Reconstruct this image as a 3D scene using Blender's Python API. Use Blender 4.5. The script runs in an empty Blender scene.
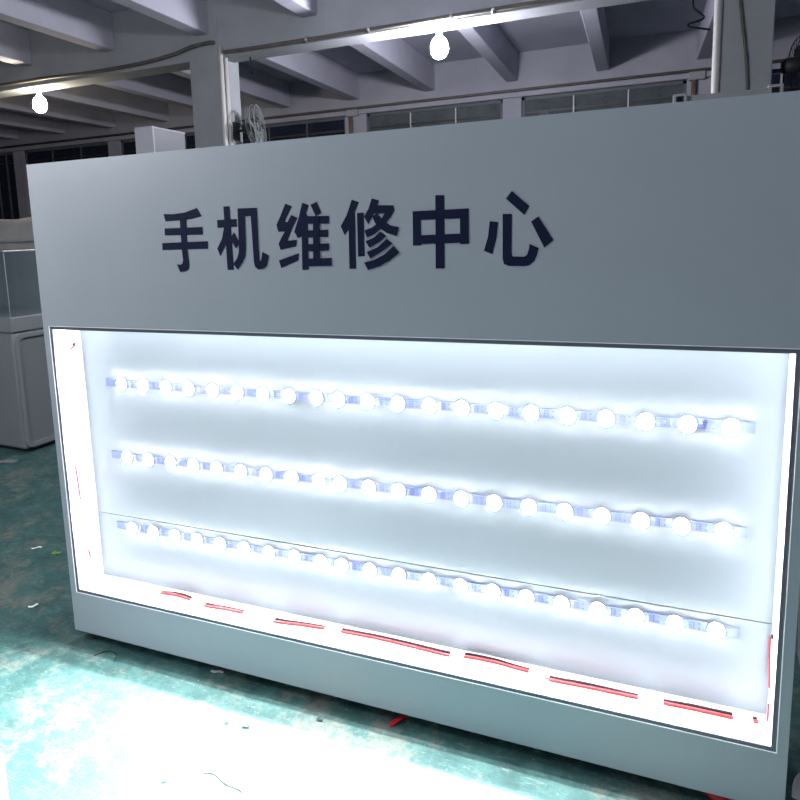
import bpy, bmesh, math, random
from mathutils import Vector, Matrix

random.seed(7)
C = bpy.context.scene.collection
FZ = -0.045                      # floor level (the sign's underside is z = 0)

# ---------------------------------------------------------------- materials
def mat(name, col, rough=0.6, metal=0.0, emit=None, estr=0.0, spec=0.5):
    m = bpy.data.materials.new(name); m.use_nodes = True
    b = m.node_tree.nodes['Principled BSDF']
    b.inputs['Base Color'].default_value = (*col, 1)
    b.inputs['Roughness'].default_value = rough
    b.inputs['Metallic'].default_value = metal
    b.inputs['Specular IOR Level'].default_value = spec
    if emit:
        b.inputs['Emission Color'].default_value = (*emit, 1)
        b.inputs['Emission Strength'].default_value = estr
    return m

def nz(nt, scale, detail=4, rough=0.6, vec=None, dist=0.0):
    n = nt.nodes.new('ShaderNodeTexNoise')
    n.inputs['Scale'].default_value = scale; n.inputs['Detail'].default_value = detail
    n.inputs['Roughness'].default_value = rough; n.inputs['Distortion'].default_value = dist
    if vec is not None: nt.links.new(vec, n.inputs['Vector'])
    return n.outputs['Fac']

def ramp(nt, fac, stops):
    r = nt.nodes.new('ShaderNodeValToRGB')
    els = r.color_ramp.elements
    els[0].position, els[0].color = stops[0][0], (*stops[0][1], 1)
    els[1].position, els[1].color = stops[-1][0], (*stops[-1][1], 1)
    for p, c in stops[1:-1]:
        e = els.new(p); e.color = (*c, 1)
    nt.links.new(fac, r.inputs['Fac'])
    return r.outputs['Color']

def mixc(nt, fac, a, b):
    m = nt.nodes.new('ShaderNodeMix'); m.data_type = 'RGBA'
    nt.links.new(fac, m.inputs[0])
    for s, v in ((m.inputs[6], a), (m.inputs[7], b)):
        if isinstance(v, tuple): s.default_value = (*v, 1)
        else: nt.links.new(v, s)
    return m.outputs[2]

def noisy(name, c1, c2, scale, rough=0.8, bump=0.0, stain=None):
    m = mat(name, c1, rough); nt = m.node_tree; b = nt.nodes['Principled BSDF']
    tc = nt.nodes.new('ShaderNodeTexCoord')
    f = nz(nt, scale, 6, 0.65, tc.outputs['Object'])
    col = ramp(nt, f, [(0.3, c1), (0.7, c2)])
    if stain:
        g = nz(nt, scale * 2.3, 5, 0.7, tc.outputs['Object'], 0.6)
        r = ramp(nt, g, [(0.60, (0, 0, 0)), (0.74, (1, 1, 1))])
        col = mixc(nt, r, col, stain)
    nt.links.new(col, b.inputs['Base Color'])
    if bump:
        bp = nt.nodes.new('ShaderNodeBump'); bp.inputs['Strength'].default_value = bump
        bp.inputs['Distance'].default_value = 0.01
        nt.links.new(nz(nt, scale * 12, 4, 0.6, tc.outputs['Object']), bp.inputs['Height'])
        nt.links.new(bp.outputs['Normal'], b.inputs['Normal'])
    return m

def floor_material():
    m = mat('worn_green_floor_paint', (0.1, 0.3, 0.28), 0.62, spec=0.3); nt = m.node_tree; b = nt.nodes['Principled BSDF']
    tc = nt.nodes.new('ShaderNodeTexCoord'); o = tc.outputs['Object']
    big = nz(nt, 1.3, 4, 0.6, o, 0.3)
    paint = ramp(nt, nz(nt, 11, 8, 0.75, o), [(0.3, (0.020, 0.054, 0.051)), (0.5, (0.036, 0.092, 0.087)), (0.7, (0.068, 0.147, 0.136))])
    bare = ramp(nt, nz(nt, 22, 6, 0.75, o), [(0.3, (0.11, 0.11, 0.09)), (0.7, (0.20, 0.195, 0.165))])
    wear = nz(nt, 7.5, 10, 0.82, o, 0.25)
    add = nt.nodes.new('ShaderNodeMath'); add.operation = 'MULTIPLY_ADD'
    nt.links.new(big, add.inputs[0]); add.inputs[1].default_value = 0.55; nt.links.new(wear, add.inputs[2])
    wm = ramp(nt, add.outputs[0], [(0.80, (0, 0, 0)), (0.92, (0.7, 0.7, 0.7))])
    col = mixc(nt, wm, paint, bare)
    # pale scuffs dragged in several directions
    for ang, sc in ((0.55, 1.5), (-0.9, 2.2), (0.1, 2.8)):
        mp = nt.nodes.new('ShaderNodeMapping'); mp.inputs['Rotation'].default_value = (0, 0, ang)
        mp.inputs['Scale'].default_value = (3.5 * sc, 26 * sc, 1); nt.links.new(o, mp.inputs['Vector'])
        s = ramp(nt, nz(nt, 1.6, 6, 0.75, mp.outputs[0], 0.2), [(0.60, (0, 0, 0)), (0.70, (0.65, 0.65, 0.65))])
        col = mixc(nt, s, col, (0.20, 0.26, 0.24))
    sp = ramp(nt, nz(nt, 70, 3, 0.6, o), [(0.66, (0, 0, 0)), (0.74, (0.7, 0.7, 0.7))])
    col = mixc(nt, sp, col, (0.26, 0.29, 0.26))
    nt.links.new(col, b.inputs['Base Color'])
    bp = nt.nodes.new('ShaderNodeBump'); bp.inputs['Strength'].default_value = 0.25; bp.inputs['Distance'].default_value = 0.004
    nt.links.new(wear, bp.inputs['Height']); nt.links.new(bp.outputs['Normal'], b.inputs['Normal'])
    return m

def glass(name, tint=(0.9, 0.95, 0.95), rough=0.02):
    m = bpy.data.materials.new(name); m.use_nodes = True
    nt = m.node_tree; nt.nodes.clear()
    out = nt.nodes.new('ShaderNodeOutputMaterial')
    t = nt.nodes.new('ShaderNodeBsdfTransparent'); t.inputs[0].default_value = (*tint, 1)
    g = nt.nodes.new('ShaderNodeBsdfGlossy'); g.inputs['Roughness'].default_value = rough
    lw = nt.nodes.new('ShaderNodeLayerWeight'); lw.inputs[0].default_value = 0.5
    pw_ = nt.nodes.new('ShaderNodeMath'); pw_.operation = 'POWER'; pw_.inputs[1].default_value = 4.0
    fr = nt.nodes.new('ShaderNodeMath'); fr.operation = 'MULTIPLY_ADD'; fr.inputs[1].default_value = 0.6; fr.inputs[2].default_value = 0.05
    nt.links.new(lw.outputs['Facing'], pw_.inputs[0]); nt.links.new(pw_.outputs[0], fr.inputs[0])
    mx = nt.nodes.new('ShaderNodeMixShader')
    nt.links.new(fr.outputs[0], mx.inputs[0]); nt.links.new(t.outputs[0], mx.inputs[1]); nt.links.new(g.outputs[0], mx.inputs[2])
    nt.links.new(mx.outputs[0], out.inputs[0])
    return m

def toned_glass(name, tone, amount):
    m = glass(name, (0.6, 0.65, 0.7), 0.08); nt = m.node_tree
    out = [n for n in nt.nodes if n.type == 'OUTPUT_MATERIAL'][0]; old = out.inputs[0].links[0].from_socket
    d = nt.nodes.new('ShaderNodeBsdfDiffuse'); d.inputs[0].default_value = (*tone, 1)
    tc = nt.nodes.new('ShaderNodeTexCoord')
    r = ramp(nt, nz(nt, 3, 5, 0.6, tc.outputs['Object']), [(0.3, (amount * .7,) * 3), (0.7, (min(1, amount * 1.2),) * 3)])
    mx = nt.nodes.new('ShaderNodeMixShader'); nt.links.new(r, mx.inputs[0])
    nt.links.new(old, mx.inputs[1]); nt.links.new(d.outputs[0], mx.inputs[2]); nt.links.new(mx.outputs[0], out.inputs[0])
    return m

def emission(name, col, strength):
    m = bpy.data.materials.new(name); m.use_nodes = True
    nt = m.node_tree; nt.nodes.clear()
    out = nt.nodes.new('ShaderNodeOutputMaterial'); e = nt.nodes.new('ShaderNodeEmission')
    e.inputs[0].default_value = (*col, 1); e.inputs[1].default_value = strength
    nt.links.new(e.outputs[0], out.inputs[0])
    return m

LED_POWER, BULB_POWER = 1620.0, 760.0
M = dict(
    front=noisy('satin_grey_lacquer', (0.285, 0.305, 0.328), (0.302, 0.323, 0.347), 3, 0.42),
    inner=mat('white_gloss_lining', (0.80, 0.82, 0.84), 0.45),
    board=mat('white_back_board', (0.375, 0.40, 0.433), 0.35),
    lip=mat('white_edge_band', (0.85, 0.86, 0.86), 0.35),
    channel=mat('dark_anodised_channel', (0.10, 0.10, 0.12), 0.4, 0.3),
    carcass=mat('white_melamine', (0.6, 0.62, 0.64), 0.5),
    letter=mat('navy_vinyl', (0.006, 0.008, 0.030), 0.6, spec=0.12),
    pcb=mat('blue_lit_white_pcb', (0.20, 0.235, 0.48), 0.5),  # white circuit board, blue cast of LED scatter put into its colour
    pads=mat('dark_solder_pads', (0.06, 0.05, 0.09), 0.4),
    led=emission('cool_white_led', (0.93, 0.97, 1.0), LED_POWER),
    red=mat('red_wire_sleeve', (0.42, 0.008, 0.012), 0.4),
    black=mat('black_wire_sleeve', (0.006, 0.006, 0.008), 0.6, spec=0.2),
    tape=mat('white_tape', (0.85, 0.86, 0.87), 0.5),
    rubber=mat('black_rubber', (0.02, 0.02, 0.022), 0.6),
    steel=mat('zinc_plated_steel', (0.55, 0.56, 0.58), 0.35, 0.9),
    floor=floor_material(),
    wall=noisy('mottled_lavender_grey_limewash', (0.30, 0.30, 0.35), (0.38, 0.375, 0.43), 1.2, 0.9, 0.15, (0.33, 0.33, 0.36)),
    beam=noisy('limewashed_concrete', (0.40, 0.395, 0.47), (0.48, 0.475, 0.56), 1.5, 0.9, 0.15, (0.37, 0.37, 0.41)),
    column=noisy('grey_plaster', (0.29, 0.30, 0.32), (0.35, 0.36, 0.385), 2.0, 0.9, 0.15, (0.34, 0.34, 0.36)),
    frame=mat('grey_window_steel', (0.10, 0.105, 0.12), 0.6),
    pane=toned_glass('grey_window_glass', (0.12, 0.14, 0.15), 0.75),  # grey tone mixed into the panes, mottled by noise
    pane_dark=toned_glass('night_window_glass', (0.025, 0.03, 0.055), 0.8),
    pipe=mat('white_plastic_pipe', (0.52, 0.51, 0.49), 0.5),
    conduit=noisy('brown_grey_conduit', (0.075, 0.07, 0.06), (0.13, 0.12, 0.105), 4, 0.6),
    rust=noisy('rusty_iron', (0.13, 0.08, 0.06), (0.26, 0.19, 0.15), 6, 0.8),
    bulb=emission('lit_white_bulb', (0.91, 0.91, 1.0), BULB_POWER),
    bulb_front=emission('lit_dim_bulb', (0.95, 0.96, 1.0), BULB_POWER * .5),
    bulb_warm=emission('lit_warm_bulb', (1.0, 0.88, 0.66), BULB_POWER * 0.2),
    bulb_fill=emission('added_fill_bulb', (0.95, 0.97, 1.0), BULB_POWER * 0.62),  # unseen lamp, added to grade the front panel from left to right
    ceramic=mat('grey_porcelain', (0.35, 0.35, 0.36), 0.4),
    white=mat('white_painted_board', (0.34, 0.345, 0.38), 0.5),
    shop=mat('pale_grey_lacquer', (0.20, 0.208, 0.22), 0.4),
    white_shaded=mat('shaded_white_board', (0.16, 0.165, 0.19), 0.5),  # white board darkened to carry the shade on the tall box's side
    inset=mat('light_grey_panel', (0.165, 0.178, 0.186), 0.5),
    glass=glass('clear_glass'),
    film=noisy('milky_packing_film', (0.34, 0.33, 0.31), (0.42, 0.41, 0.39), 5, 0.45, 0.5),
    fan=mat('charcoal_enamel', (0.025, 0.027, 0.03), 0.5),
    wire_grey=mat('grey_wire_guard', (0.16, 0.17, 0.17), 0.5),
    blade=mat('grey_green_blade', (0.13, 0.15, 0.145), 0.5),
    grey=mat('mid_grey_plastic', (0.30, 0.31, 0.32), 0.5),
    silver=mat('silver_film', (0.7, 0.7, 0.72), 0.25, 0.8),
    paper=mat('white_paper_scrap', (0.75, 0.75, 0.72), 0.7),
    leaf=mat('green_plastic_scrap', (0.12, 0.30, 0.05), 0.6),
    night=mat('night_yard', (0.01, 0.012, 0.02), 0.9),
)

# ---------------------------------------------------------------- mesh helpers
def box(bm, x0, x1, y0, y1, z0, z1):
    v = [bm.verts.new((x, y, z)) for z in (z0, z1) for y in (y0, y1) for x in (x0, x1)]
    for f in ((0, 2, 3, 1), (4, 5, 7, 6), (0, 1, 5, 4), (2, 6, 7, 3), (0, 4, 6, 2), (1, 3, 7, 5)):
        bm.faces.new([v[i] for i in f])

def tube(bm, pts, r, seg=8, cap=True):
    pts = [Vector(p) for p in pts]; rings = []; up = Vector((0, 0, 1))
    prev = None
    for i, p in enumerate(pts):
        t = (pts[min(i + 1, len(pts) - 1)] - pts[max(i - 1, 0)]).normalized()
        if prev is None:
            a = t.cross(up if abs(t.z) < 0.9 else Vector((1, 0, 0))).normalized()
        else:
            a = (prev - t * prev.dot(t)).normalized()
        prev = a; b = t.cross(a)
        rr = r[i] if isinstance(r, (list, tuple)) else r
        rings.append([bm.verts.new(p + (a * math.cos(2 * math.pi * k / seg) + b * math.sin(2 * math.pi * k / seg)) * rr) for k in range(seg)])
    for A, B in zip(rings, rings[1:]):
        for k in range(seg):
            bm.faces.new((A[k], A[(k + 1) % seg], B[(k + 1) % seg], B[k]))
    if cap:
        bm.faces.new(rings[0][::-1]); bm.faces.new(rings[-1])

def lathe(bm, prof, axis=Vector((0, 0, 1)), origin=Vector((0, 0, 0)), seg=24):
    axis = Vector(axis).normalized(); origin = Vector(origin)
    a = axis.cross(Vector((0, 0, 1)) if abs(axis.z) < 0.9 else Vector((1, 0, 0))).normalized(); b = axis.cross(a)
    rings = []
    for r, h in prof:
        if r < 1e-6: rings.append([bm.verts.new(origin + axis * h)])
        else: rings.append([bm.verts.new(origin + axis * h + (a * math.cos(2 * math.pi * k / seg) + b * math.sin(2 * math.pi * k / seg)) * r) for k in range(seg)])
    for A, B in zip(rings, rings[1:]):
        for k in range(seg):
            k2 = (k + 1) % seg
            if len(A) == 1 and len(B) == 1: continue
            if len(A) == 1: bm.faces.new((A[0], B[k2], B[k]))
            elif len(B) == 1: bm.faces.new((A[k], A[k2], B[0]))
            else: bm.faces.new((A[k], A[k2], B[k2], B[k]))

def prism_y(bm, poly, y0, y1):
    """outline in x,z extruded from y0 (front) to y1"""
    a = [bm.verts.new((x, y0, z)) for x, z in poly]; b = [bm.verts.new((x, y1, z)) for x, z in poly]
    bm.faces.new(a); bm.faces.new(b[::-1]); n = len(poly)
    for i in range(n):
        bm.faces.new((a[i], b[i], b[(i + 1) % n], a[(i + 1) % n]))

def smooth_path(pts, n=6):
    P = [Vector(p) for p in pts]; out = []
    for i in range(len(P) - 1):
        p0, p1, p2, p3 = P[max(i - 1, 0)], P[i], P[i + 1], P[min(i + 2, len(P) - 1)]
        for k in range(n):
            t = k / n
            out.append(0.5 * ((2 * p1) + (p2 - p0) * t + (2 * p0 - 5 * p1 + 4 * p2 - p3) * t * t + (3 * p1 - p0 - 3 * p2 + p3) * t ** 3))
    out.append(P[-1]); return out

def obj(name, bm, m, parent=None, smooth=False, bevel=0.0):
    bmesh.ops.recalc_face_normals(bm, faces=bm.faces)
    me = bpy.data.meshes.new(name); bm.to_mesh(me); bm.free()
    me.materials.append(m)
    if smooth:
        for p in me.polygons: p.use_smooth = True
    o = bpy.data.objects.new(name, me); C.objects.link(o)
    if parent: o.parent = parent
    if bevel:
        md = o.modifiers.new('edge', 'BEVEL'); md.width = bevel; md.segments = 2; md.limit_method = 'ANGLE'
    return o

def boxes(name, lst, m, parent=None, bevel=0.0):
    bm = bmesh.new()
    for b in lst: box(bm, *b)
    return obj(name, bm, m, parent, bevel=bevel)

def tag(o, label=None, cat=None, group=None, kind=None):
    if label: o['label'] = label
    if cat: o['category'] = cat
    if group: o['group'] = group
    if kind: o['kind'] = kind
    return o

def thing(name, label, cat, loc=(0, 0, 0), rz=0.0, group=None):
    o = bpy.data.objects.new(name, None); C.objects.link(o)
    o.location = loc; o.rotation_euler = (0, 0, rz); o.empty_display_size = 0.1
    return tag(o, label, cat, group)

def struct(name, o, label=None, cat=None, group=None):
    o.name = name
    return tag(o, label, cat, group, 'structure')

def copy_tree(root, loc, label=None, mats=None):
    r = root.copy(); C.objects.link(r); r.location = loc
    if label: r['label'] = label
    for ch in list(root.children):
        c = ch.copy(); C.objects.link(c); c.parent = r
        for g in ch.children:
            d = g.copy(); C.objects.link(d); d.parent = c
    return r

# ================================================================= SETTING
XL, XR, YF, YB, ZC = -11.6, 8.6, -6.0, 9.2, 4.20
struct('floor', boxes('floor', [(XL, XR, YF, YB, FZ - 0.1, FZ)], M['floor']), 'worn green painted concrete workshop floor', 'floor')
struct('ceiling', boxes('ceiling', [(XL, XR, YF, YB + .24, ZC, ZC + 0.15)], M['beam']), 'limewashed concrete ceiling slab between the beams', 'ceiling')

JX = [-2.51 + 1.34 * k for k in range(-6, 6)]
HEAD, SILL = 3.53, 1.25
COLX = [-10.55, -7.87, -5.19, -2.51, 0.17, 2.85, 5.53]
def pw(x): return 0.20 if abs(x + 2.51) < .01 or abs(x - 2.85) < .01 else 0.145
lst = [(XL, XR, YB, YB + .24, FZ, SILL), (XL, XR, YB, YB + .24, HEAD, ZC)]
edges = [XL] + [e for x in COLX for e in (x - pw(x), x + pw(x))] + [XR]
gaps = []
for i in range(0, len(edges) - 1, 2):
    lst.append((edges[i + 1], edges[i + 2], YB, YB + .24, SILL, HEAD)) if i + 2 < len(edges) else None
    gaps.append((edges[i], edges[i + 1]))
struct('wall_back', boxes('wall_back', lst, M['wall']), 'long far wall with high windows and pilasters', 'wall')
struct('wall_left', boxes('wall_left', [(XL - .2, XL, YF, YB, FZ, ZC)], M['wall']), 'left side wall of the workshop', 'wall')
struct('wall_right', boxes('wall_right', [(XR, XR + .2, YF, YB, FZ, ZC)], M['wall']), 'right side wall of the workshop', 'wall')
struct('wall_front', boxes('wall_front', [(XL, XR, YF - .2, YF, FZ, ZC)], M['wall']), 'near wall of the workshop', 'wall')
struct('exterior', boxes('exterior', [(XL - 4, XR + 4, YB + 3.0, YB + 3.1, -1, 6)], M['night']), 'dark night outside the far windows', 'exterior')

wl = {0: 'dark window at the far left end of the far wall', 1: 'second dark window on the far left, beside the first pilaster',
      2: 'dark three pane window behind the left end of the sign', 3: 'dark window just left of the left column',
      4: 'dark window between the left column and the rust stained pilaster',
      5: 'grey three pane window left of the bare white pilaster', 6: 'grey three pane window between the white pilaster and right column'}
# windows: frame > mullions, transom, panes
for i, (x0, x1) in enumerate(gaps):
    if x1 < -10.7 or x0 > 5: continue
    dark = x1 < -2.4
    w = thing('window_%d' % (i + 1), {0: 'dark window at the left end of the far wall, mostly out of sight',
        1: 'narrow slice of dark window at the left edge, above the showcase',
        2: 'dark three pane window above the top left corner of the sign',
        3: 'dark window right behind the tall white box, left of the left column',
        4: 'grey three pane window between rust stained and bare pilasters',
        5: 'grey three pane window between the bare pilaster and the right column',
        6: 'dark window at the right edge behind the right fan'}.get(i, 'window in the far wall'), 'window', (0, YB, 0))
    w['kind'] = 'structure'
    f = 0.045
    ww = x1 - x0
    boxes('window_frame', [(x0, x1, .06, .11, HEAD - f, HEAD), (x0, x1, .06, .11, SILL, SILL + f), (x0, x0 + f, .06, .11, SILL, HEAD), (x1 - f, x1, .06, .11, SILL, HEAD)], M['frame'], w)
    for k in (1, 2):
        xm = x0 + ww * k / 3
        boxes('mullion', [(xm - .011, xm + .011, .055, .112, SILL + f, HEAD - f)], M['pipe'] if not dark else M['frame'], w)
    boxes('transom', [(x0 + f, x1 - f, .06, .105, HEAD - .25, HEAD - .22)], M['fan'], w)
    for k in range(3):
        boxes('pane', [(x0 + ww * k / 3 + .02, x0 + ww * (k + 1) / 3 - .02, .08, .088, SILL + f, HEAD - f)], M['pane_dark'] if dark or i == 6 else M['pane'], w)
    boxes('window_sill', [(x0, x1, -.05, .06, SILL - .04, SILL)], M['wall'], w)
# thin concrete ledge over the windows
struct('trim_1', boxes('trim_1', [(XL, XR, YB - .05, YB - .002, HEAD + .0, HEAD + .075)], M['wall'], bevel=.008), 'plaster ledge running along the far wall over the windows', 'ledge')

# main girder across the room, and the one over the sign
struct('ceiling_girder', boxes('g', [(XL, XR, 4.80, 5.10, 3.51, ZC)], M['column'], bevel=.012), 'deep girder spanning both columns, bulbs hung beneath it', 'beam')
struct('ceiling_girder', boxes('g', [(XL, XR, 0.30, 0.60, 3.51, ZC)], M['column'], bevel=.012), 'deep girder over the lit sign, above the photo', 'beam')
bay_words = ['far left end', 'left edge', 'left of the tall white box', 'left, over the tall box', 'just left of the left column', 'x', 'x', 'x']
for k, x in enumerate(JX):
    a = boxes('ceiling_beam', [(x - .09, x + .09, 5.10, YB, 3.78, ZC)], M['beam'], bevel=.012)
    n = {0: 'first', 1: 'second', 2: 'third', 3: 'fourth', 4: 'fifth', 5: 'sixth', 6: 'seventh', 7: 'eighth', 8: 'ninth', 9: 'tenth', 10: 'eleventh', 11: 'twelfth'}[k]
    struct('ceiling_beam', a, '%s white joist from the left beyond the girder' % n, 'beam', 'joists beyond the girder')
    a = boxes('ceiling_beam', [(x - .09, x + .09, 0.60, 4.80, 3.77, ZC)], M['beam'], bevel=.012)
    struct('ceiling_beam', a, '%s white joist from the left on this side of the girder' % n, 'beam', 'joists before the girder')
for x, lab in ((-2.51, 'square plastered left column with two white pipes on its edge'), (2.84, 'square plastered right column with a white pipe and loose cable')):
    struct('column', boxes('column', [(x - .20, x + .20, 4.795, 5.20, FZ, ZC if x > 0 else ZC)], M['column'], bevel=.01), lab, 'column')

# pipes and cables on the structure
def pipe(name, pts, r, m, label, cat, smooth=True):
    bm = bmesh.new(); tube(bm, pts, r, 10)
    return tag(obj(name, bm, m, None, smooth), label, cat)
bm = bmesh.new()
tube(bm, smooth_path([(-2.235, 4.772, 3.55), (-1.9, 4.772, 3.542), (-1.0, 4.772, 3.54), (1.0, 4.772, 3.545), (2.55, 4.772, 3.54)], 4), .022, 8)
t = obj('conduit_pipe', bm, M['conduit'], None, True); tag(t, 'brown grey conduit clipped along the lower edge of the girder', 'conduit')
for x in (-1.2, -.5, .35, .75, 1.5):
    b = bmesh.new(); lathe(b, [(.027, -.014), (.030, -.010), (.030, .010), (.027, .014)], (1, 0, 0), (x, 4.772, 3.541), 10); obj('conduit_clip', b, M['steel'], t, True)
pipe('electric_cable', smooth_path([(-8.2, 4.775, 3.53), (-6.2, 4.775, 3.575), (-4.9, 4.775, 3.58), (-4.2, 4.775, 3.56), (-3.4, 4.775, 3.57), (-2.9, 4.77, 3.61), (-2.65, 4.765, 3.655), (-2.42, 4.765, 3.67), (-2.345, 4.765, 3.66)], 6), .022, M['conduit'], 'dark cable sagging along the girder left of the left column', 'cable')
pipe('drain_pipe', [(-2.285, 4.79, FZ), (-2.285, 4.79, 3.62)], .028, M['pipe'], 'outer white plastic pipe on the edge of the left column', 'pipe')
pipe('drain_pipe', [(-2.275, 4.87, FZ), (-2.275, 4.87, 3.51)], .028, M['pipe'], 'inner white plastic pipe on the side of the left column', 'pipe')
pipe('drain_pipe', [(2.625, 4.785, FZ), (2.625, 4.785, ZC)], .032, M['pipe'], 'white plastic pipe on the edge of the right column', 'pipe')
pipe('electric_cable', smooth_path([(2.78, 4.78, 3.9), (2.77, 4.78, 3.5), (2.79, 4.775, 3.25), (2.85, 4.775, 2.8), (2.87, 4.78, 2.4), (2.87, 4.78, 1.4), (2.87, 4.78, FZ)], 6), .012, M['conduit'], 'loose dark cable hanging down the face of the right column', 'cable')
pipe('conduit_pipe', [(XL + .1, YB - .03, 3.635), (XR - .1, YB - .03, 3.635)], .022, M['conduit'], 'dark conduit running along the far wall above the window ledge', 'conduit')
pipe('hanging_wire', smooth_path([(-2.0, 4.95, 3.51), (-2.0, 4.95, 3.40), (-1.96, 4.95, 3.34), (-2.0, 4.95, 3.33)], 5), .008, M['black'], 'short black wire dangling under the girder beside the left column', 'wire')
pipe('hanging_wire', smooth_path([(2.52, 5.9, 3.778), (2.50, 5.9, 3.62), (2.60, 5.9, 3.50), (2.45, 5.9, 3.45), (2.66, 5.9, 3.38)], 6), .010, M['black'], 'tangled black wire hanging from the joist beside the right column', 'wire')
for x, s, lab in ((-2.58, 1, 'rust streaked iron pipe on the pilaster right of the left column'), (2.74, 1, 'short iron pipe with bracket left of the right column')):
    t = thing('iron_pipe', lab, 'pipe', (x, YB - .04, FZ))
    b = bmesh.new(); tube(b, [(0, 0, 0), (0, 0, 3.545)], .035, 10); obj('pipe', b, M['rust'], t, True)
    b = bmesh.new(); box(b, -.07, .14, -.05, .035, 3.545, 3.655); obj('bracket', b, M['column'], t, bevel=.01)

# bulbs under the girder
def bulb(loc, m, label):
    t = thing('light_bulb', label, 'light bulb', loc, 0, 'bare bulbs under the girders')
    b = bmesh.new(); lathe(b, [(0, 0), (.075, 0), (.075, -.018), (.03, -.03), (.028, -.075), (0, -.075)], seg=20); obj('lamp_holder', b, M['ceramic'], t, True)
    b = bmesh.new(); lathe(b, [(.022, -.072), (.03, -.09), (.068, -.128), (.088, -.185), (.083, -.245), (.056, -.288), (.022, -.304), (0, -.306)], seg=20); obj('glass_bulb', b, m, t, True)
    return t
bulb((0.185, 4.92, 3.51), M['bulb'], 'bright white bulb under the girder, above the middle of the sign')
bulb((-5.17, 4.92, 3.51), M['bulb_warm'], 'warm bulb under the girder at the left, above the showcase')
bulb((0.185, 0.45, 3.51), M['bulb_front'], 'white bulb under the girder right over the sign, above the photo')
bulb((-1.0, -1.15, 2.75), M['bulb_fill'], 'added unseen fill bulb on a cord left of the photographer')  # fill lamp added out of view to brighten the sign's left end
pipe('fill_bulb_cord', [(-1.0, -1.15, 2.75), (-1.0, -1.15, ZC)], .006, M['black'], 'black cord of the added fill bulb, hanging from the ceiling left of the photographer', 'cord')

# ================================================================= LIGHT BOX SIGN
W, H, D = 2.438, 1.82, 0.36
L, R_, B_, T_ = 0.0275, 2.4135, 0.1653, 1.2318
BY = 0.150                        # face of the back board
S = thing('lightbox_sign', 'big grey sign cabinet, navy characters on top, open lit box below', 'sign')
bm = bmesh.new()
for b in ((0, W, 0, .018, T_ + .0125, H), (0, W, 0, .0072, T_, T_ + .0125), (0, W, 0, .018, 0, B_ - .0125), (0, W, 0, .0072, B_ - .0125, B_), (0, L - .0095, 0, .018, B_, T_), (R_ + .0095, W, 0, .018, B_, T_), (L - .0095, L, 0, .0072, B_, T_), (R_, R_ + .0095, 0, .0072, B_, T_)):
    box(bm, *b)
bmesh.ops.remove_doubles(bm, verts=bm.verts, dist=1e-5)
obj('front_panel', bm, M['front'], S)['label'] = 'satin grey front panel'
boxes('carcass', [(0.001, .018, .0185, D, 0.001, H), (W - .018, W - .001, .0185, D, 0.001, H), (.018, W - .018, .0185, D, H - .018, H), (.018, W - .018, .0185, D, 0.001, .018), (.018, W - .018, D - .012, D, .018, H - .018)], M['carcass'], S)
# edge lip and dark channel round the opening
def ring(name, x0, x1, z0, z1, w, y0, y1, m):
    return boxes(name, [(x0, x1, y0, y1, z1 - w, z1), (x0, x1, y0, y1, z0, z0 + w), (x0, x0 + w, y0, y1, z0 + w, z1 - w), (x1 - w, x1, y0, y1, z0 + w, z1 - w)], m, S)
ring('edge_lip', L, R_, B_, T_, .0018, -.0008, .0074, M['lip'])
ring('face_channel', L + .0018, R_ - .0018, B_ + .0018, T_ - .0018, .0115, .002, .0075, M['channel'])
# lining of the box
SEAM = 0.4395
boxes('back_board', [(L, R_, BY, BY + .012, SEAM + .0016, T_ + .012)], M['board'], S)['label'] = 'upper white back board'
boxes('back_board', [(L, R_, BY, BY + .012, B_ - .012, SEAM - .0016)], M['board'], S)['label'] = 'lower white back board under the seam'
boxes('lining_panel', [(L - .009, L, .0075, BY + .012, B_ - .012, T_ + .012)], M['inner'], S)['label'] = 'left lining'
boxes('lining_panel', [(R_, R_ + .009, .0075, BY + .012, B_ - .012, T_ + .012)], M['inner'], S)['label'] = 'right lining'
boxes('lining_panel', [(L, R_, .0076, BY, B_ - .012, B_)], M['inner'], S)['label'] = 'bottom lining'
boxes('lining_panel', [(L, R_, .0076, BY, T_, T_ + .012)], M['inner'], S)['label'] = 'top lining'

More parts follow.
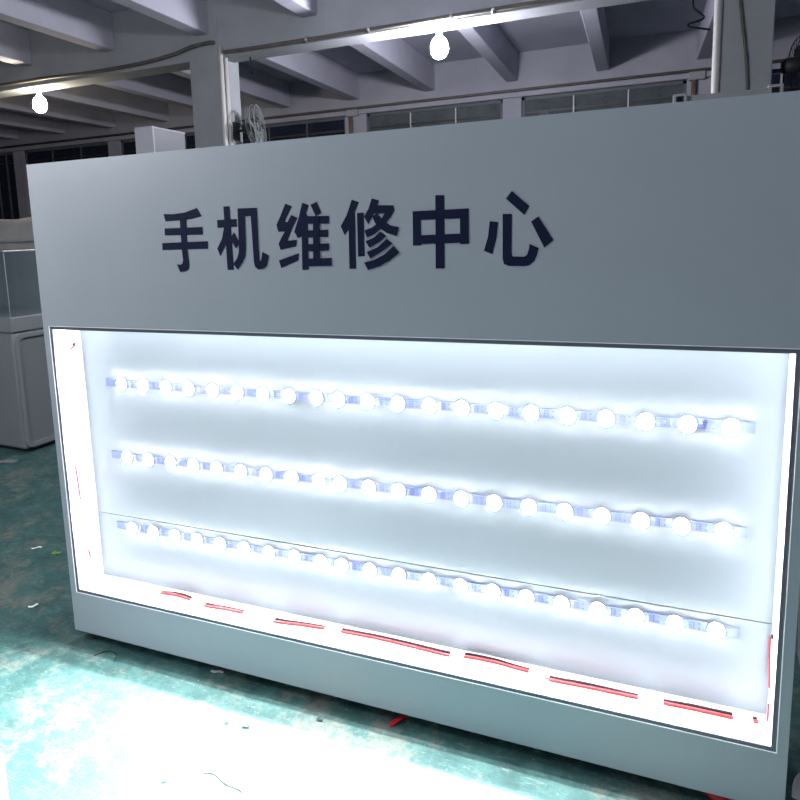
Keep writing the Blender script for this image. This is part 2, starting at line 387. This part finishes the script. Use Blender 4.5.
# LED strips: two lengths per row
PCH = 0.1045
def led_mesh(rx, rz, d, prof):
    b = bmesh.new()
    n = 14; rings = []
    for r, h in prof:
        if r == 0: rings.append([b.verts.new((0, -d * h, 0))])
        else: rings.append([b.verts.new((rx * r * math.cos(2 * math.pi * k / n), -d * h, rz * r * math.sin(2 * math.pi * k / n))) for k in range(n)])
    for A, Bq in zip(rings, rings[1:]):
        for k in range(n):
            if len(Bq) == 1: b.faces.new((A[k], A[(k + 1) % n], Bq[0]))
            else: b.faces.new((A[k], A[(k + 1) % n], Bq[(k + 1) % n], Bq[k]))
    return b
led_proto = None
rows = [('top', .990, .012), ('middle', .696, .0065), ('bottom', .399, 0.0)]
for rn, z, dx in rows:
    for side, x0, xs, n, x1 in (('left', .128, .2115, 9, 1.086), ('right', 1.0895, 1.1285, 12, 2.335)):
        x0, xs, x1 = x0 + dx, xs + dx, x1 + dx
        # slightly wavy strip standing a few mm off the board
        bm = bmesh.new(); N = 24; hw = .0148
        vs = []
        for i in range(N + 1):
            x = x0 + (x1 - x0) * i / N
            y = BY - .0045 - .0006 * math.sin(i * 1.7 + z * 9) ** 2; zz = z + .0012 * math.sin(i * .9 + z * 20)
            vs.append([bm.verts.new((x, y - .0015, zz + hw)), bm.verts.new((x, y + .0015, zz + hw)), bm.verts.new((x, y + .0015, zz - hw)), bm.verts.new((x, y - .0015, zz - hw))])
        for A, Bq in zip(vs, vs[1:]):
            for k in range(4): bm.faces.new((A[k], A[(k + 1) % 4], Bq[(k + 1) % 4], Bq[k]))
        bm.faces.new(vs[0]); bm.faces.new(vs[-1][::-1])
        # printed solder pads in the gap after each LED
        nf = len(bm.faces); yy = BY - .0064
        for i in range(n):
            g = xs + PCH * i + PCH * .5
            if g > x1 - .006: break
            for ox in (-.014, -.004, .010):
                for oz in (-.0075, 0, .0075):
                    if ox > 0 and oz == 0: continue
                    box(bm, g + ox - .0018, g + ox + .0018, yy - .001, yy + .001, z + oz - .0014, z + oz + .0014)
            box(bm, g - .0092, g - .0086, yy - .0006, yy + .001, z - .013, z + .013)
        bm.faces.ensure_lookup_table()
        for fc in bm.faces[nf:]: fc.material_index = 1
        st = obj('led_strip', bm, M['pcb'], S); st.data.materials.append(M['pads'])
        st['label'] = '%s half of the %s LED strip row' % (side, rn)
        for i in range(n):
            if led_proto is None:
                led_proto = obj('led_lens', led_mesh(.0210, .0235, .009, [(1.0, .80), (.99, .843), (.80, .93), (.45, .98), (0, 1.0)]), M['led'], st, True); o = led_proto
                base_proto = obj('led_base', led_mesh(.0210, .0235, .009, [(1.0, 0), (1.0, .799), (0, .799)]), M['lip'], st); bo = base_proto
            else:
                o = led_proto.copy(); C.objects.link(o); o.parent = st
                bo = base_proto.copy(); C.objects.link(bo); bo.parent = st
            o.location = bo.location = (xs + PCH * i, BY - .0075, z)

# wires inside the box
def wire(pts, r, m, lab, name='wire'):
    bm = bmesh.new(); tube(bm, smooth_path(pts, 5), r, 7)
    o = obj(name, bm, m, S, True); o['label'] = lab; return o
zf = B_ + .0045
ys = [(.10, .100), (.20, .095), (.29, .085), (.375, .107), (.44, .112), (.51, .101), (.58, .088), (.66, .094), (.75, .094), (.88, .085), (.98, .098), (1.07, .106),
      (1.13, .110), (1.30, .114), (1.52, .106), (1.565, .118), (1.66, .122), (1.72, .116), (1.77, .112), (1.83, .096), (1.95, .099), (2.08, .101), (2.15, .102), (2.22, .104), (2.325, .104), (2.385, .110)]
wire([(x, y - .004, zf) for x, y in ys], .0048, M['red'], 'red wire along the bottom lining')
wire([(x, y + .005 + (.006 * math.sin(x * 9) ** 2), zf) for x, y in ys], .0048, M['black'], 'black wire along the bottom lining')
for x0, x1 in ((.09, .29), (.30, .36), (.51, .575), (.75, .875), (1.072, 1.13), (1.52, 1.562), (1.77, 1.83), (2.082, 2.148), (2.325, 2.372)):  # leftmost piece is added, standing for wire lost in the LED glare
    xm = (x0 + x1) / 2; y = min(ys, key=lambda q: abs(q[0] - xm))[1]
    b = bmesh.new(); prism = [(-.030, 0), (-.018, .009), (-.008, .0125), (.012, .0125), (.022, .009), (.034, 0)]
    a = [b.verts.new((x0, y + p, B_ + .0003 + q)) for p, q in prism]; c = [b.verts.new((x1, y + p, B_ + .0003 + q)) for p, q in prism]
    b.faces.new(a); b.faces.new(c[::-1])
    for i in range(len(prism)):
        j = (i + 1) % len(prism); b.faces.new((a[i], c[i], c[j], a[j]))
    obj('tape_or_glare_patch', b, M['tape'], S)
xl = L + .004
wire([(xl, .056, .668), (xl, .060, .60), (xl, .064, .528)], .0032, M['red'], 'upper red wire end on the left lining')
wire([(xl, .078, .31), (xl, .085, .272)], .0032, M['red'], 'lower red wire end on the left lining')
wire([(xl, .088, 1.128), (xl + .004, .111, 1.141)], .0032, M['red'], 'short red wire near the top left corner')
xr = R_ - .004
wire([(xr, .142, .405), (xr, .140, .36), (xr, .125, .30), (xr, .116, .27)], .0022, M['red'], 'red wire on the right lining')
wire([(xr, .112, .225), (xr, .110, .20), (xr, .114, .172)], .0024, M['red'], 'red wire end low on the right lining')
for x, y, z in ((R_, .074, 1.012), (R_, .069, .746), (R_, .131, .413), (L, .111, 1.143)):
    s = 1 if x < 1 else -1
    b = bmesh.new(); lathe(b, [(.0065, 0), (.0065, .002), (.004, .004), (0, .0045)], (s, 0, 0), (x, y, z), 12); obj('screw_head', b, M['black'], S)
# levelling feet
for x, y in ((.06, .05), (.66, .05), (1.3, .05), (1.9, .05), (W - .06, .05), (.06, D - .05), (1.3, D - .05), (W - .06, D - .05)):
    b = bmesh.new(); lathe(b, [(0, 0), (.02, 0), (.02, .012), (.008, .016), (.008, -FZ + .001), (0, -FZ + .001)], (0, 0, 1), (x, y, FZ), 14); obj('foot', b, M['rubber'], S)

# lettering: outlines in metres on the front panel
GLYPHS = [
    ('手', [[(0.5934, 1.6198), (0.6310, 1.6177), (0.6793, 1.6210), (0.7275, 1.6334), (0.7440, 1.6068), (0.7071, 1.6001), (0.6802, 1.5978), (0.6411, 1.5964), (0.5996, 1.5955)],
        [(0.5932, 1.5725), (0.7446, 1.5723), (0.7437, 1.5478), (0.5928, 1.5498)],
        [(0.5793, 1.5244), (0.7606, 1.5261), (0.7598, 1.5020), (0.5784, 1.5020)],
        [(0.6584, 1.6142), (0.6833, 1.6131), (0.6785, 1.5038), (0.6817, 1.4520), (0.6785, 1.4362), (0.6653, 1.4299), (0.6439, 1.4276), (0.6341, 1.4536), (0.6448, 1.4515), (0.6554, 1.4548), (0.6596, 1.4672), (0.6569, 1.5042)]]),
    ('机', [[(0.8021, 1.5922), (0.8753, 1.5927), (0.8747, 1.5688), (0.8019, 1.5675)],
        [(0.8291, 1.6335), (0.8516, 1.6334), (0.8531, 1.4330), (0.8304, 1.4328)],
        [(0.8271, 1.5695), (0.8485, 1.5697), (0.8483, 1.5522), (0.8305, 1.5171), (0.8058, 1.4779), (0.7962, 1.5017), (0.8162, 1.5318)],
        [(0.8512, 1.5380), (0.8628, 1.5504), (0.8816, 1.5168), (0.8665, 1.5015), (0.8498, 1.5262)],
        [(0.8816, 1.6251), (0.9503, 1.6243), (0.9509, 1.5999), (0.8814, 1.6004)],
        [(0.8821, 1.6251), (0.9068, 1.6240), (0.9029, 1.4965), (0.8992, 1.4753), (0.8879, 1.4565), (0.8678, 1.4338), (0.8539, 1.4522), (0.8692, 1.4687), (0.8767, 1.4876), (0.8789, 1.5112)],
        [(0.9287, 1.6244), (0.9503, 1.6243), (0.9494, 1.4955), (0.9500, 1.4627), (0.9540, 1.4579), (0.9583, 1.4649), (0.9630, 1.4868), (0.9849, 1.4761), (0.9795, 1.4575), (0.9748, 1.4435), (0.9635, 1.4352), (0.9443, 1.4335), (0.9339, 1.4417), (0.9306, 1.4582)]]),
    ('维', [[(1.0521, 1.6322), (1.0739, 1.6233), (1.0559, 1.5931), (1.0472, 1.5786), (1.0561, 1.5757), (1.0706, 1.5973), (1.0917, 1.5875), (1.0733, 1.5592), (1.0529, 1.5200), (1.0863, 1.5218), (1.0823, 1.5022), (1.0280, 1.4922), (1.0217, 1.5112), (1.0354, 1.5338), (1.0454, 1.5479), (1.0227, 1.5486), (1.0178, 1.5691), (1.0329, 1.5951)],
        [(1.0199, 1.4600), (1.0901, 1.4808), (1.0878, 1.4595), (1.0272, 1.4366)],
        [(1.1102, 1.6321), (1.1304, 1.6244), (1.1209, 1.5994), (1.1252, 1.5914), (1.1217, 1.4307), (1.1001, 1.4299), (1.1037, 1.5319), (1.0896, 1.5270), (1.0787, 1.5469), (1.0959, 1.5873)],
        [(1.1381, 1.6245), (1.1589, 1.6323), (1.1713, 1.5998), (1.1534, 1.5913)],
        [(1.1199, 1.5916), (1.1968, 1.5895), (1.1957, 1.5669), (1.1205, 1.5691)],
        [(1.1195, 1.5487), (1.1915, 1.5490), (1.1905, 1.5278), (1.1184, 1.5278)],
        [(1.1173, 1.5078), (1.1931, 1.5085), (1.1921, 1.4872), (1.1162, 1.4866)],
        [(1.1151, 1.4638), (1.2004, 1.4651), (1.1993, 1.4415), (1.1139, 1.4410)],
        [(1.1452, 1.5906), (1.1656, 1.5898), (1.1611, 1.4488), (1.1393, 1.4491)]]),
    ('修', [[(1.2727, 1.6334), (1.2945, 1.6248), (1.2808, 1.5978), (1.2811, 1.5775), (1.2783, 1.4318), (1.2574, 1.4320), (1.2592, 1.5478), (1.2461, 1.5313), (1.2342, 1.5579), (1.2554, 1.5912)],
        [(1.2878, 1.5939), (1.3083, 1.5941), (1.3070, 1.4684), (1.2864, 1.4672)],
        [(1.3353, 1.6338), (1.3573, 1.6267), (1.3467, 1.5999), (1.3225, 1.5609), (1.3095, 1.5830), (1.3251, 1.6059)],
        [(1.3422, 1.6136), (1.4005, 1.6109), (1.4038, 1.5960), (1.3973, 1.5893), (1.3414, 1.5897)],
        [(1.3783, 1.5961), (1.4033, 1.5960), (1.3916, 1.5782), (1.3640, 1.5494), (1.3417, 1.5325), (1.3173, 1.5222), (1.3097, 1.5426), (1.3369, 1.5518), (1.3625, 1.5719)],
        [(1.3358, 1.5829), (1.3501, 1.5893), (1.3699, 1.5686), (1.3909, 1.5544), (1.4163, 1.5491), (1.4082, 1.5236), (1.3786, 1.5339), (1.3532, 1.5513), (1.3418, 1.5677)],
        [(1.3593, 1.5380), (1.3761, 1.5250), (1.3545, 1.5080), (1.3239, 1.4926), (1.3125, 1.5116), (1.3386, 1.5215)],
        [(1.3780, 1.5164), (1.3943, 1.5035), (1.3673, 1.4840), (1.3256, 1.4614), (1.3147, 1.4805), (1.3486, 1.4930)],
        [(1.3983, 1.4959), (1.4149, 1.4765), (1.3881, 1.4559), (1.3550, 1.4386), (1.3173, 1.4278), (1.3058, 1.4495), (1.3392, 1.4577), (1.3697, 1.4724)]]),
    ('中', [[(1.5249, 1.6330), (1.5506, 1.6317), (1.5485, 1.4299), (1.5224, 1.4296)],
        [(1.4582, 1.5915), (1.4817, 1.5916), (1.4814, 1.4956), (1.4571, 1.4956)],
        [(1.5940, 1.5917), (1.6185, 1.5927), (1.6181, 1.4968), (1.5940, 1.4963)],
        [(1.4582, 1.5915), (1.6185, 1.5927), (1.6183, 1.5669), (1.4588, 1.5664)],
        [(1.4578, 1.5238), (1.6184, 1.5257), (1.6181, 1.5006), (1.4572, 1.4990)]]),
    ('心', [[(1.6758, 1.5561), (1.6984, 1.5526), (1.6940, 1.5105), (1.6824, 1.4671), (1.6595, 1.4767), (1.6707, 1.5138)],
        [(1.7108, 1.5738), (1.7352, 1.5728), (1.7341, 1.4656), (1.7378, 1.4601), (1.7669, 1.4586), (1.7748, 1.4632), (1.7800, 1.4790), (1.7815, 1.4922), (1.8054, 1.4811), (1.8008, 1.4627), (1.7942, 1.4469), (1.7801, 1.4354), (1.7670, 1.4335), (1.7271, 1.4345), (1.7137, 1.4400), (1.7105, 1.4536)],
        [(1.7353, 1.6331), (1.7807, 1.5912), (1.7677, 1.5689), (1.7194, 1.6140)],
        [(1.8039, 1.5637), (1.8426, 1.5011), (1.8198, 1.4818), (1.7854, 1.5509)]]),
]
for ch, polys in GLYPHS:
    bm = bmesh.new()
    for q, poly in enumerate(polys):
        prism_y(bm, poly, -.0012 - q * .0003, -.0002)
    bm.normal_update()
    bmesh.ops.triangulate(bm, faces=[f for f in bm.faces if len(f.verts) > 4])
    o = obj('character', bm, M['letter'], S); o['label'] = 'navy character %s' % ch

# ================================================================= OTHER THINGS
# glass-topped showcase at left
sc = thing('display_showcase', 'white showcase with glass top and rounded side panel, left of the sign', 'showcase', (-2.2025, 1.6795, FZ), math.radians(-4))
wd, dp = 1.3, .62
boxes('base_cabinet', [(-wd, 0, 0, dp, 0.03, .93)], M['shop'], sc, bevel=.02)
boxes('plinth', [(-wd + .04, -.03, .04, dp - .03, 0, .031)], M['rubber'], sc)
boxes('counter_slab', [(-wd - .01, .012, -.012, dp + .012, .931, 1.045)], M['shop'], sc, bevel=.008)
bm = bmesh.new()                 # rounded side inset with raised rim
def rrect(y0, y1, z0, z1, r, n=6):
    pts = []
    for cy, cz, a0 in ((y1 - r, z1 - r, 0), (y0 + r, z1 - r, 90), (y0 + r, z0 + r, 180), (y1 - r, z0 + r, 270)):
        for k in range(n + 1):
            a = math.radians(a0 + 90 * k / n); pts.append((cy + r * math.cos(a), cz + r * math.sin(a)))
    return pts
o1, o2 = rrect(.0, dp, .04, .915, .07), rrect(.03, dp - .03, .075, .885, .05)
A = [bm.verts.new((.0, y, z)) for y, z in o1]; Bv = [bm.verts.new((.022, y, z)) for y, z in o1]; Cv = [bm.verts.new((.022, y, z)) for y, z in o2]; Dv = [bm.verts.new((.004, y, z)) for y, z in o2]
n = len(o1)
for P_, Q_ in ((A, Bv), (Bv, Cv), (Cv, Dv)):
    for i in range(n): bm.faces.new((P_[i], P_[(i + 1) % n], Q_[(i + 1) % n], Q_[i]))
obj('side_rim', bm, M['shop'], sc)['label'] = 'raised rounded rim'
bm = bmesh.new(); bm.faces.new([bm.verts.new((.005, y, z)) for y, z in o2]); bm.faces.new([bm.verts.new((.001, y, z)) for y, z in o2][::-1]); obj('side_panel', bm, M['inset'], sc)['label'] = 'light grey side panel'
g = .008
gz0, gz1 = 1.045, 1.52
boxes('glass_case', [(-wd, 0, 0, g, gz0, gz1), (-wd, -wd + g, g, dp, gz0, gz1), (-g, 0, g, dp, gz0, gz1), (-wd, 0, 0, dp, gz1, gz1 + g)], M['glass'], sc)
bm = bmesh.new()
tube(bm, [(-wd, 0, gz1 + .009), (0, 0, gz1 + .009), (0, dp, gz1 + .009)], .007, 6); tube(bm, [(0.001, 0.0, gz0), (0.001, 0.0, gz1)], .0035, 6)
obj('glass_edge', bm, M['steel'], sc)
boxes('back_door', [(-wd + .01, -.012, dp - .02, dp - .002, gz0, gz1 - .01)], M['shop'], sc)
b = bmesh.new(); box(b, -.30, -.25, dp - .03, dp - .02, 1.36, 1.43); obj('lock', b, M['fan'], sc)

# film-wrapped counter behind the showcase
wc = thing('wrapped_counter', 'counter wrapped in milky packing film, behind the glass showcase', 'counter', (-4.4, 3.2, FZ))
boxes('counter_body', [(-1.6, 1.5, 0, .7, 0, 1.40)], M['white_shaded'], wc, bevel=.02)
bm = bmesh.new(); pr = [(0, 1.41), (-.03, 1.50), (-.02, 1.66), (.05, 1.78), (.2, 1.84), (.45, 1.845), (.62, 1.80), (.72, 1.64), (.73, 1.50), (.70, 1.41)]
xs_ = [-1.62 + 3.14 * i / 40 for i in range(41)]; rr = []
for i, x in enumerate(xs_):
    rr.append([bm.verts.new((x, y + .010 * math.sin(i * 1.3 + j), z + (.012 * math.sin(i * .9 + j * 2) if 0 < j < 9 else 0))) for j, (y, z) in enumerate(pr)])
for P_, Q_ in zip(rr, rr[1:]):
    for j in range(len(pr)): bm.faces.new((P_[j], P_[(j + 1) % len(pr)], Q_[(j + 1) % len(pr)], Q_[j]))
bm.faces.new(rr[0]); bm.faces.new(rr[-1][::-1])
obj('packing_film', bm, M['film'], wc, True)
# little glass tray standing on the showcase's neighbour
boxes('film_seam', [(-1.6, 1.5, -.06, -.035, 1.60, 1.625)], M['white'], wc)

# tall white box
tb = thing('tall_white_box', 'tall plain white cabinet rising behind the sign, left of the left column', 'cabinet', (-2.03, 3.0, FZ))
boxes('cabinet_body', [(0.004, .186, .004, .44, 0, 2.53)], M['white_shaded'], tb)  # side shade is in the body colour, front board stays lighter
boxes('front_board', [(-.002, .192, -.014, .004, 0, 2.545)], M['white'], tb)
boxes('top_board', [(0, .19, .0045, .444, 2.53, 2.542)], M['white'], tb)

# wall fans on the columns
def fan(loc, label, dark):
    t = thing('wall_fan', label, 'fan', loc, 0, 'fans bracketed to the columns')
    b = bmesh.new(); box(b, 0, .02, -.06, .06, -.10, .10); obj('wall_plate', b, M['fan'], t)
    b = bmesh.new(); tube(b, [(.02, 0, 0), (.10, 0, .0), (.14, 0, .03)], .018, 10); obj('arm', b, M['fan'], t, True)
    b = bmesh.new(); lathe(b, [(0, -.09), (.045, -.085), (.07, -.05), (.07, .05), (.05, .075), (0, .08)], (1, 0, .1), (.19, 0, .03), 18); obj('motor', b, M['fan'], t, True)
    ax = Vector((.96, .26, .10)).normalized(); o = Vector((.29, -.03, .03))
    u = ax.cross(Vector((0, 0, 1))).normalized(); v = ax.cross(u)
    b = bmesh.new(); Rg = .235
    for dd, k in ((-.05, .97), (0, 1.0), (.05, .97)):
        tube(b, [o + ax * dd + (u * math.cos(2 * math.pi * i / 28) + v * math.sin(2 * math.pi * i / 28)) * Rg * k for i in range(29)], .005, 6, False)
    for i in range(28):
        a = 2 * math.pi * i / 28; d = u * math.cos(a) + v * math.sin(a)
        for s in (-1, 1): tube(b, [o + ax * .075 * s + d * .05, o + ax * .07 * s + d * .15, o + ax * .05 * s + d * Rg * .97], .0025, 4, False)
    obj('guard', b, M['fan'] if dark else M['wire_grey'], t, True)
    b = bmesh.new()
    lathe(b, [(0, .04), (.04, .03), (.045, -.03), (0, -.04)], ax, o, 14)
    for i in range(3):
        a0 = 2 * math.pi * i / 3; P0 = []
        for rr_, w_ in ((.04, .35), (.12, .55), (.20, .5), (.215, .25)):
            for sgn in (-1, 1):
                a = a0 + sgn * w_; d = u * math.cos(a) + v * math.sin(a)
                P0.append(b.verts.new(o + d * rr_ + ax * .025 * sgn))
        for k in range(3): b.faces.new((P0[2 * k], P0[2 * k + 1], P0[2 * k + 3], P0[2 * k + 2]))
    obj('blades', b, M['fan'] if dark else M['blade'], t)
    return t
fan((-2.31, 5.05, 2.74), 'grey caged fan on the right side of the left column', False)
fan((3.04, 5.05, 2.77), 'black fan on the right column at the right edge', True)

# steel rack behind the sign's right end: two posts with open square heads and a bar
rk = thing('steel_rack', 'grey steel rack rail with square white ends above the right of the sign', 'rack', (2.2, 2.0, FZ))
zt = 2.16 - FZ
for x in (0.025, .435):
    boxes('post', [(x - .018, x + .018, -.018, .018, 0, zt - .062)], M['shop'], rk)
    f = .012
    boxes('post_head', [(x - .03, x + .03, -.03, .03, zt - f, zt), (x - .03, x + .03, -.03, .03, zt - .062, zt - .062 + f), (x - .03, x - .03 + f, -.03, .03, zt - .062 + f, zt - f), (x + .03 - f, x + .03, -.03, .03, zt - .062 + f, zt - f)], M['shop'], rk)
    boxes('head_shade_plate', [(x - .03 + f, x + .03 - f, .01, .025, zt - .062 + f, zt - f)], M['fan'], rk)  # dark plate added for the shade inside the hollow head
boxes('cross_bar', [(.056, .404, -.012, .012, zt - .038, zt - .010)], M['inset'], rk)
boxes('foot_bar', [(-.02, .48, -.05, -.019, 0.0, .03)], M['inset'], rk)

# rounded grey bin at the right behind the sign
b = bmesh.new(); lathe(b, [(0, 0), (.10, 0), (.165, .03), (.205, .09), (.232, .20), (.25, .60), (.257, .61), (.24, .61), (.22, .20), (.15, .05), (0, .04)], seg=32)
o = obj('waste_bin', b, M['grey'], None, True); o.location = (2.78, .45, FZ); tag(o, 'round grey bin beside the right end of the sign', 'bin')

# white board at the lower left, near the camera
ct = thing('white_carton', 'white carton corner at the lower left edge of the picture', 'carton', (0.581, -.777, FZ))
boxes('carton_body', [(-.42, 0, -.5, 0, 0, .298)], M['white'], ct, bevel=.004)
boxes('top_flap', [(-.418, -.002, -.498, -.252, .2985, .3015), (-.418, -.002, -.248, -.002, .2985, .3015)], M['white'], ct)
boxes('packing_tape', [(-.4185, -.0015, -.275, -.225, .3017, .3022)], M['film'], ct)

# red scraps under the sign
def strap(name, pts, w, m, label, cat):
    b = bmesh.new(); P = [Vector(p) for p in smooth_path(pts, 6)]; row = []
    for i, p in enumerate(P):
        t = (P[min(i + 1, len(P) - 1)] - P[max(i - 1, 0)]); s = Vector((-t.y, t.x, 0)); s = s.normalized() * w / 2 if s.length > 1e-6 else Vector((w / 2, 0, 0))
        row.append([b.verts.new(p + s), b.verts.new(p - s), b.verts.new(p - s + Vector((0, 0, .002))), b.verts.new(p + s + Vector((0, 0, .002)))])
    for A, Bq in zip(row, row[1:]):
        for k in range(4): b.faces.new((A[k], A[(k + 1) % 4], Bq[(k + 1) % 4], Bq[k]))
    b.faces.new(row[0]); b.faces.new(row[-1][::-1])
    return tag(obj(name, b, m), label, cat)
strap('red_strap', [(1.44, .14, FZ + .012), (1.40, .06, FZ + .012), (1.365, .01, FZ + .010), (1.345, -.012, FZ + .001)], .016, M['red'], 'red plastic strap end poking out under the middle of the sign', 'strap')
b = bmesh.new(); lathe(b, [(0, 0), (.028, .002), (.034, .012), (.03, .026), (0, .03)], (0, 0, 1), (0, 0, 0), 16)
o = obj('red_plastic_scrap', b, M['red'], None, True); o.location = (2.29, .05, FZ); tag(o, 'small red plastic scrap under the lower right of the sign', 'scrap')

# litter on the floor
def scrap(name, x, y, l, w, a, m, label):
    b = bmesh.new(); n_ = 5; top = []
    for i in range(n_ + 1):
        t = i / n_; ww = w * (.55 + .45 * math.sin(math.pi * (.15 + .7 * t)))
        z = .002 + .006 * math.sin(3 * t + l * 50) ** 2
        top.append([b.verts.new((l * (t - .5), s * ww / 2, z + dz)) for s, dz in ((1, .0015), (-1, .0015), (-1, 0), (1, 0))])
    for A, Bq in zip(top, top[1:]):
        for k in range(4): b.faces.new((A[k], A[(k + 1) % 4], Bq[(k + 1) % 4], Bq[k]))
    b.faces.new(top[0]); b.faces.new(top[-1][::-1])
    o = obj(name, b, m); o.location = (x, y, FZ); o.rotation_euler = (0, 0, a)
    return tag(o, label, 'scrap')
scrap('paper_scrap', -.82, .54, .05, .014, .5, M['paper'], 'white sliver on the dark floor left of the sign, uppermost')
scrap('plastic_scrap', -.67, .53, .045, .03, .1, M['leaf'], 'small green scrap on the dark floor left of the sign')
scrap('paper_scrap', -.37, .12, .04, .014, .9, M['paper'], 'white sliver on the floor left of the sign base, lower')
scrap('paper_scrap', .66, .02, .05, .012, .1, M['paper'], 'white sliver in the shadow under the left half of the sign')
scrap('paper_scrap', 1.30, .07, .05, .008, 1.0, M['paper'], 'thin white sliver in the shadow beside the red strap')
scrap('film_scrap', -2.18, 1.50, .14, .07, .5, M['silver'], 'crumpled silver film on the floor before the showcase')
scrap('film_scrap', 2.52, .16, .12, .06, 1.2, M['silver'], 'crumpled silver film at the lower right corner of the sign')
for x, y, l, a, lab in ((.796, -.447, .014, .3, 'tiny dark chip on the lit floor at the bottom left of the picture'), (.837, -.188, .016, .9, 'tiny dark chip on the lit floor, left of the two before the sign'),
                        (.906, -.177, .026, .2, 'dark sliver on the lit floor beside the tiny dark chip'), (1.122, -.069, .022, .1, 'small dark chip on the lit floor just left of the red strap')):
    scrap('dark_chip', x, y, l, l * .45, a, M['fan'], lab)
pipe('thread', smooth_path([(.89, -.385, FZ + .002), (.92, -.375, FZ + .002), (.975, -.395, FZ + .002), (1.03, -.40, FZ + .002), (1.05, -.43, FZ + .002)], 5), .0012, M['rust'], 'thin brown thread lying on the lit floor at the bottom of the picture', 'thread')
pipe('wire_offcut', smooth_path([(.15, -.06, FZ + .003), (.17, -.03, FZ + .004), (.20, -.018, FZ + .006), (.235, -.03, FZ + .004), (.25, -.06, FZ + .003)], 5), .0014, M['black'], 'curled thin black wire on the floor before the sign, left', 'wire')

# ================================================================= CAMERA AND WORLD
cam = bpy.data.objects.new('camera', bpy.data.cameras.new('camera')); C.objects.link(cam)
r0, r1, r2 = (0.9238, 0.3814, -0.0344), (0.0249, -0.1495, -0.9885), (-0.3821, 0.9122, -0.1476)
mw = Matrix(((r0[0], -r1[0], -r2[0]), (r0[1], -r1[1], -r2[1]), (r0[2], -r1[2], -r2[2]))).to_4x4()
mw.translation = (2.045316, -1.820546, 1.541722)
cam.matrix_world = mw
cam.data.sensor_width = 36; cam.data.lens = 664.75 / 800 * 36
cam.data.shift_x = (400 - 359.6) / 800; cam.data.shift_y = -(400 - 330.3) / 800
cam.data.clip_start = 0.05
sc_ = bpy.context.scene
sc_.camera = cam
w = bpy.data.worlds.new('night'); sc_.world = w; w.use_nodes = True
w.node_tree.nodes['Background'].inputs[0].default_value = (0.02, 0.025, 0.05, 1)
w.node_tree.nodes['Background'].inputs[1].default_value = 0.5
sc_.view_settings.view_transform = 'Standard'
sc_.view_settings.look = 'None'
sc_.view_settings.exposure = 0.0
sc_.view_settings.gamma = 1.0
sc_.view_settings.use_curve_mapping = False
sc_.cycles.use_denoising = True
sc_.cycles.max_bounces = 10
sc_.cycles.diffuse_bounces = 6
sc_.cycles.sample_clamp_indirect = 6.0
